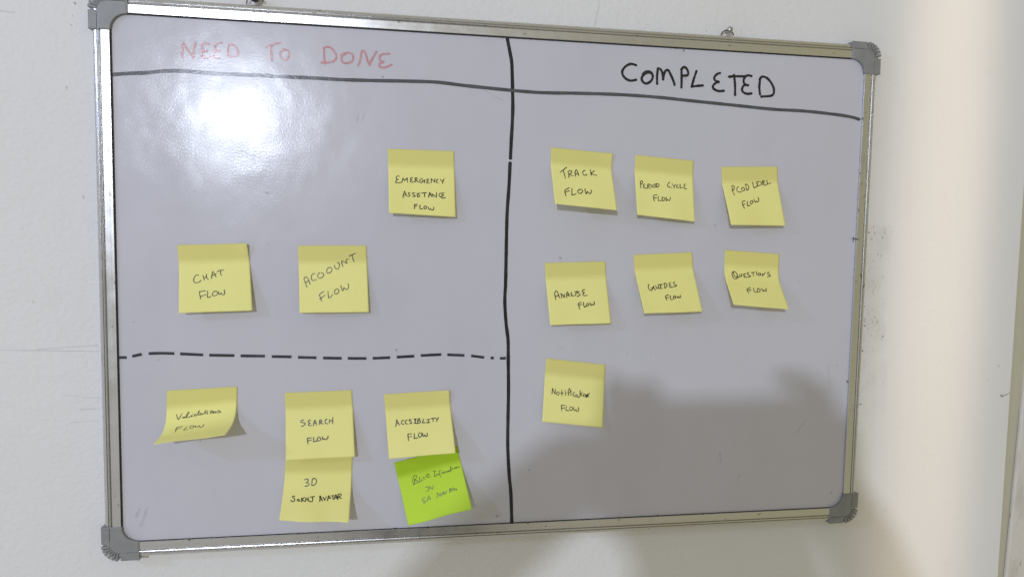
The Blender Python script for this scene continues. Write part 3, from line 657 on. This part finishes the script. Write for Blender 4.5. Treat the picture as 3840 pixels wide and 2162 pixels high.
for k in range(len(parse(BOARD_STROKES['specks']))):
    board_strokes('specks', 'ink_speck', .9, MAT_INK_BLACK, None, .0030, 1, .3, part=slice(k, k + 1))

MAT_SMEAR = ink_material('wiped_ink_smear', (0.45, 0.447, 0.48), (0.59, 0.585, 0.622), 120.0, .30, .55)
for pts, w_ in (([(18, 36), (14.5, 27)], 2.2), ([(26, 37), (22, 24), (19, 17)], 2.4), ([(818, 118), (806, 100)], 1.5), ([(730, 50), (726, 40)], 1.6),
                ([(702, 78), (704, 66)], 1.8), ([(846, 186), (849, 160)], 1.2), ([(492, 214), (497, 211)], 1.3), ([(256, 478), (254, 470)], 1.2), ([(262, 478), (260, 471)], 1.2),
                ([(395, 512), (420, 500)], .8)):
    bm = bmesh.new()
    stroke(bm, catmull(pts, 1.0), w_, on_panel(.0001), .5)
    loc(link_mesh('smear_mark', bm, MAT_SMEAR), board)

# hanging rings at the top edge and the screws they hang from
def ring(cx, cy, r, tilt):
    bm = bmesh.new()
    pts = []
    for k in range(29):
        a = math.radians(-70 + k * 320 / 28 - 90 + 180 + 0)
        x, y = r * math.cos(a), r * math.sin(a)
        pts.append(W(cx + x, cy + y, -.0095 + tilt * y))
    tube(bm, pts, .00075, 8)
    return loc(link_mesh('hanging_ring', bm, MAT_RING, smooth=True), board)
ring(.1446, .5935, .0090, .15)
ring(.6957, .5905, .0086, .15)

def screw(x, y, mat, head_r, label):
    bm = bmesh.new()
    tube(bm, [W(x, y, WALL_H - .01), W(x, y, -.006)], .0016, 10)
    prof = [(-.0068, head_r * .75), (-.0060, head_r), (-.0040, head_r * .98), (-.0026, head_r * .78), (-.0018, head_r * .45), (-.0016, .0004)]
    tube(bm, [W(x, y, h) for h, r in prof], [r for h, r in prof], 18)
    o = link_mesh('wall_screw', bm, mat, smooth=True)
    return tag(o, label, 'screw', 'screws the whiteboard hangs from')
screw(.1450, .5990, MAT_DARKBALL, .0048, 'black round headed screw in the left hanging ring of the whiteboard')
screw(.6968, .5988, MAT_STEEL, .0036, 'shiny steel screw in the right hanging ring of the whiteboard')

# ------------------------------------------------------------------ sticky notes
NOTE_LABEL = {
 'emergency': 'yellow sticky note reading EMERGENCY ASSISTANCE FLOW left of the vertical line',
 'chat': 'yellow sticky note reading CHAT FLOW with a curled upper right corner',
 'account': 'yellow sticky note with slanted writing ACOOUNT FLOW above the dashed line',
 'validations': 'strongly curled yellow sticky note reading Validations FLOW below the dashed line',
 'search': 'yellow sticky note reading SEARCH FLOW overlapping the 3D note below it',
 'avatar': 'yellow sticky note reading 3D SAKHI AVATAR tucked under the SEARCH FLOW note',
 'accessibility': 'yellow sticky note reading ACCSIBLITY FLOW stuck above the lime green note',
 'police': 'lime green sticky note reading Police Infomation IN EA NAV Btn',
 'track': 'yellow sticky note reading TRACK FLOW with its lower edge lifted',
 'period': 'yellow sticky note reading PERIOD CYCLE FLOW under the COMPLETED heading',
 'level': 'yellow sticky note reading PCOD LEVEL FLOW below the end of COMPLETED',
 'analyse': 'yellow sticky note reading ANALYSE FLOW below the TRACK FLOW note',
 'guides': 'yellow sticky note reading GUIDES FLOW below the PERIOD CYCLE note',
 'questions': 'curled yellow sticky note reading QUESTIONS FLOW below the PCOD LEVEL note',
 'notification': 'yellow sticky note reading Notification FLOW at the edge of the shadow',
}
CURL = {'chat': .0065, 'accessibility': .0045, 'track': .0025}
PEN_W = {'validations': 9.5, 'police': 8.0, 'chat': 11.0, 'account': 11.0, 'notification': 11.0, 'emergency': 12.0, 'level': 12.5, 'period': 12.0}
BEND = {'validations': .62, 'questions': .40, 'avatar': .55, 'police': .3, 'chat': .2, 'accessibility': .25}   # length of the bend; most notes crease sharply below the glue
def profile(F, h, bend, n=80):
    """foot and lift fractions along a sheet glued along its top that bends off the board"""
    def run(tm):
        x = y = 0.0
        xs, ys = [0.0], [0.0]
        for i in range(n):
            t = min(1, max(0, ((i + .5) / n - .2) / bend))
            th = tm * t * t * (3 - 2 * t)
            x += math.cos(th) / n; y += math.sin(th) / n
            xs.append(x); ys.append(y)
        return xs, ys
    lo_, hi_ = 0.0, 1.5
    for _ in range(40):
        m_ = (lo_ + hi_) / 2
        xs, ys = run(m_)
        if ys[-1] / xs[-1] < h / F: lo_ = m_
        else: hi_ = m_
    xs, ys = run((lo_ + hi_) / 2)
    return [x / xs[-1] for x in xs], [y / max(ys[-1], 1e-9) for y in ys]
def interp(v, arr):
    k = min(max(v, 0), 1) * (len(arr) - 1)
    i = min(int(k), len(arr) - 2)
    r = arr[i] + (arr[i + 1] - arr[i]) * (k - i)
    if v > 1: r += (v - 1) * (arr[-1] - arr[-2]) * (len(arr) - 1)
    if v < 0: r += v * arr[1] * (len(arr) - 1)
    return r
def make_note(key):
    (tlx, tly, trx, try_, blx, bly, brx, bry, hl, hr), txt = NOTE_DATA[key]
    rs = random.Random(key)
    ph1, ph2 = rs.uniform(0, 6.28), rs.uniform(0, 6.28)
    wave = (.0006 + .00004 * (hl + hr) / 2) * rs.uniform(.6, 1.5)
    k1, k2 = rs.uniform(3.5, 6.5), rs.uniform(-.0012, .0012)
    curl = CURL.get(key, 0)
    sL, gL = profile(math.dist((tlx, tly), (blx, bly)), hl, BEND.get(key, .14))
    sR, gR = profile(math.dist((trx, try_), (brx, bry)), hr, BEND.get(key, .14))
    def surf(u, v, off=0.0):
        a, b = interp(v, sL), interp(v, sR)
        lx, ly = tlx + (blx - tlx) * a, tly + (bly - tly) * a
        rx, ry = trx + (brx - trx) * b, try_ + (bry - try_) * b
        x, y = lx + (rx - lx) * u, ly + (ry - ly) * u
        ga, gb = interp(v, gL), interp(v, gR)
        g = ga
        h = .0006 + (hl * ga * (1 - u) + hr * gb * u) / 1000
        h += wave * g * math.sin(u * k1 + ph1) * math.sin(math.pi * u)
        h += k2 * math.sin(math.pi * u) * max(0, v - .15) * (1 - g) + abs(k2) * max(0, v - .15) * (1 - g) * math.sin(math.pi * u)
        if curl:
            h += curl * max(0, (u - .78) / .22) ** 2 * max(0, (.30 - v) / .30) ** 1.5
        return Vector((x / 1000, y / 1000, h))
    n = 40
    root_pt = W(tlx / 1000, tly / 1000, 0)
    bm = bmesh.new()
    uvl = bm.loops.layers.uv.new('UVMap')
    g = []
    for j in range(n + 1):
        row = []
        for i in range(n + 1):
            p = surf(i / n, j / n)
            row.append(bm.verts.new(W(*p) - root_pt))
        g.append(row)
    for j in range(n):
        for i in range(n):
            f = bm.faces.new((g[j + 1][i], g[j + 1][i + 1], g[j][i + 1], g[j][i]))
            f.smooth = True
            for lp, (a, b) in zip(f.loops, ((i, j + 1), (i + 1, j + 1), (i + 1, j), (i, j))):
                lp[uvl].uv = (a / n, 1 - b / n)
    mat = MAT_GREEN if key == 'police' else MAT_YELLOW
    o = link_mesh('sticky_note', bm, mat)
    o.location = root_pt
    s = o.modifiers.new('thickness', 'SOLIDIFY'); s.thickness = .00022; s.offset = -1
    tag(o, NOTE_LABEL[key], 'sticky note', 'sticky notes on the whiteboard')
    eps = .002
    def on_note(a, b, l):
        u, v = a / 1000, b / 1000
        p = surf(u, v)
        du, dv = surf(u + eps, v) - p, surf(u, v + eps) - p
        nrm = dv.cross(du).normalized()
        if nrm.z < 0: nrm = -nrm
        return W(*(p + nrm * (.00022 + l))) - root_pt
    bm = bmesh.new()
    pw = PEN_W.get(key, 13.5)
    for i, pts in enumerate(parse(txt)):
        stroke(bm, catmull(pts, 14), pw, on_note, .18, (i % 9) * .000012)
    w_ = link_mesh('handwriting', bm, MAT_PEN_GREEN if key == 'police' else MAT_PEN, o)
    return o
for key in NOTE_DATA:
    make_note(key)
# ------------------------------------------------------------------ photographer with a phone, whose shadow falls on the board
MAT_SKIN = plain('skin', (0.36, 0.21, 0.14), .5)
MAT_HAIR = plain('black_hair', (0.012, 0.010, 0.009), .5)
MAT_SHIRT = plain('grey_cotton', (0.10, 0.11, 0.13), .85)
MAT_TROUSER = plain('dark_denim', (0.03, 0.035, 0.055), .85)
MAT_PHONE = plain('dark_phone_shell', (0.02, 0.02, 0.024), .3)
MAT_SCREEN = plain('phone_glass', (0.01, 0.01, 0.012), .08)

def skin(name, joints, edges, mat, root, parent=None, sub=2):
    """joints: name -> (board x, y, h, radius)"""
    idx = {k: i for i, k in enumerate(joints)}
    me = bpy.data.meshes.new(name)
    me.from_pydata([tuple(W(*v[:3])) for v in joints.values()], [(idx[a], idx[b]) for a, b in edges], [])
    me.materials.append(mat)
    o = bpy.data.objects.new(name, me)
    col.objects.link(o)
    md = o.modifiers.new('skin', 'SKIN'); md.use_smooth_shade = True
    for i, v in enumerate(joints.values()):
        d = me.skin_vertices[0].data[i]
        d.radius = (v[3], v[3]) if len(v) == 4 else (v[3], v[4])
        d.use_root = (list(joints)[i] == root)
    ss = o.modifiers.new('smooth', 'SUBSURF'); ss.levels = ss.render_levels = sub
    if parent is not None: o.parent = parent
    return o

PX, PZ = .375, 1.16
J = {
 'pelvis': (PX, -.40, PZ + .10, .125, .10), 'waist': (PX, -.24, PZ + .09, .115, .09), 'chest': (PX, -.04, PZ + .08, .13, .095),
 'neckbase': (PX - .01, .075, PZ + .05, .055), 'neck': (.305, .135, PZ + .00, .048), 'skull': (.276, .205, PZ - .05, .066), 'crown': (.268, .305, PZ - .055, .074), 'top': (.268, .350, PZ - .045, .045),
 'ls': (PX - .16, .050, PZ + .07, .052), 'le': (.012, .243, 1.085, .040), 'lw': (.212, .330, .912, .041), 'lq': (.274, .290, .876, .034), 'lp': (.264, .340, .872, .032), 'lr': (.284, .374, .866, .022), 'lu': (.306, .370, .870, .020),
 'rs': (PX + .16, .050, PZ + .07, .052), 're': (.535, .020, 1.07, .056), 'rw': (.490, .255, .905, .036), 'rq': (.462, .285, .876, .034), 'rp': (.470, .332, .872, .032), 'rr': (.460, .363, .866, .022),
 'lh': (PX - .09, -.47, PZ + .10, .085), 'lk': (PX - .10, -.80, PZ + .06, .056), 'la': (PX - .105, -1.13, PZ + .09, .040), 'lt': (PX - .115, -1.17, PZ - .05, .030),
 'rh': (PX + .09, -.47, PZ + .10, .085), 'rk': (PX + .10, -.80, PZ + .06, .056), 'ra': (PX + .105, -1.13, PZ + .09, .040), 'rt': (PX + .115, -1.17, PZ - .05, .030),
}
Ed = [('pelvis', 'waist'), ('waist', 'chest'), ('chest', 'neckbase'), ('neckbase', 'neck'), ('neck', 'skull'), ('skull', 'crown'), ('crown', 'top'),
      ('chest', 'ls'), ('ls', 'le'), ('le', 'lw'), ('lw', 'lq'), ('lq', 'lp'), ('lp', 'lr'), ('lr', 'lu'), ('chest', 'rs'), ('rs', 're'), ('re', 'rw'), ('rw', 'rq'), ('rq', 'rp'), ('rp', 'rr'),
      ('pelvis', 'lh'), ('lh', 'lk'), ('lk', 'la'), ('la', 'lt'), ('pelvis', 'rh'), ('rh', 'rk'), ('rk', 'ra'), ('ra', 'rt')]
person = empty('person', W(PX, -1.2, PZ))
tag(person, 'person standing before the whiteboard in a dark shirt, holding up a phone with both hands', 'person')
body = loc(skin('body', J, Ed, MAT_SKIN, 'pelvis'), person)
# fingers: four curl round the phone's end onto its front, the thumb rests on the screen side
for side, ex in ((-1, .284), (1, .441)):
    px = .258 if side < 0 else .468
    for k, (fy, ln) in enumerate(((.376, .9), (.354, 1.0), (.332, .97), (.310, .8))):
        q = {'a': (px - side * -.004, fy - .012, .868, .0115), 'b': (ex + side * .012, fy, .845, .0112), 'c': (ex + side * .012, fy + .001, .820, .0090),
             'd': ((.277 if side < 0 else ex - .012 * ln), fy, .814, .0070)}
        skin('finger', q, [('a', 'b'), ('b', 'c'), ('c', 'd')], MAT_SKIN, 'a', body, 2)
    q = {'a': (px, .290, .876, .012), 'b': (ex + side * .006, .300, .870, .0105), 'c': (ex - side * .012, .312, .852, .0088)}
    skin('thumb', q, [('a', 'b'), ('b', 'c')], MAT_SKIN, 'a', body, 2)
# hair, ears, face
Hq = {'d': (.290, .12, PZ + .045, .145, .045), 'a': (.282, .225, PZ + .01, .130, .060), 'b': (.268, .312, PZ - .035, .082), 'c': (.268, .345, PZ - .065, .055)}
loc(skin('hair', Hq, [('d', 'a'), ('a', 'b'), ('b', 'c')], MAT_HAIR, 'b'), person)
for s in (-1, 1):
    bm = bmesh.new()
    bmesh.ops.create_uvsphere(bm, u_segments=12, v_segments=8, radius=1)
    for v in bm.verts: v.co = W(.270 + s * .074, .260, PZ - .045) + Vector((v.co.x * .010, v.co.y * .017, v.co.z * .028))
    loc(link_mesh('ear', bm, MAT_SKIN, smooth=True), person)
    bm = bmesh.new()
    bmesh.ops.create_uvsphere(bm, u_segments=12, v_segments=8, radius=.012)
    for v in bm.verts: v.co = v.co + W(.270 + s * .032, .268, PZ - .117)
    loc(link_mesh('eye', bm, plain('eye_white', (.6, .58, .55), .2), smooth=True), person)
bm = bmesh.new()
tube(bm, [W(.270, .271, PZ - .121), W(.270, .248, PZ - .135), W(.270, .231, PZ - .142), W(.270, .224, PZ - .123)], [.008, .011, .015, .010], 10)
loc(link_mesh('nose', bm, MAT_SKIN, smooth=True), person)
# shirt and trousers lie over the body
Sq = {k: J[k] for k in ('pelvis', 'waist', 'chest', 'ls', 'rs')}
Sq = {k: (*v[:3], *[r + .012 for r in v[3:]]) for k, v in Sq.items()}
Sq['nb'] = (PX - .005, .055, PZ + .06, .070)
for s in 'lr':
    a, b = J[s + 's'], J[s + 'e']
    Sq[s + 'm'] = tuple(a[i] + (b[i] - a[i]) * .62 for i in range(3)) + (.056,)
loc(skin('shirt', Sq, [('pelvis', 'waist'), ('waist', 'chest'), ('chest', 'nb'), ('chest', 'ls'), ('ls', 'lm'), ('chest', 'rs'), ('rs', 'rm')], MAT_SHIRT, 'chest'), person)
Tq = {k: (*J[k][:3], *[r + .012 for r in J[k][3:]]) for k in ('pelvis', 'lh', 'lk', 'la', 'rh', 'rk', 'ra')}
loc(skin('trousers', Tq, [('pelvis', 'lh'), ('lh', 'lk'), ('lk', 'la'), ('pelvis', 'rh'), ('rh', 'rk'), ('rk', 'ra')], MAT_TROUSER, 'pelvis'), person)

phone = empty('smartphone', W(.3645, .325, .8345))
tag(phone, 'dark phone held sideways in both hands in front of the whiteboard', 'phone')
bm = bmesh.new()
extrude_poly(bm, [(.284, .286), (.445, .286), (.445, .364), (.284, .364)], .8285, .8375)
loc(bevel(link_mesh('shell', bm, MAT_PHONE), .004, 3), phone)
bm = bmesh.new()
extrude_poly(bm, [(.288, .289), (.441, .289), (.441, .361), (.288, .361)], .8376, .8380)
loc(link_mesh('screen', bm, MAT_SCREEN), phone)
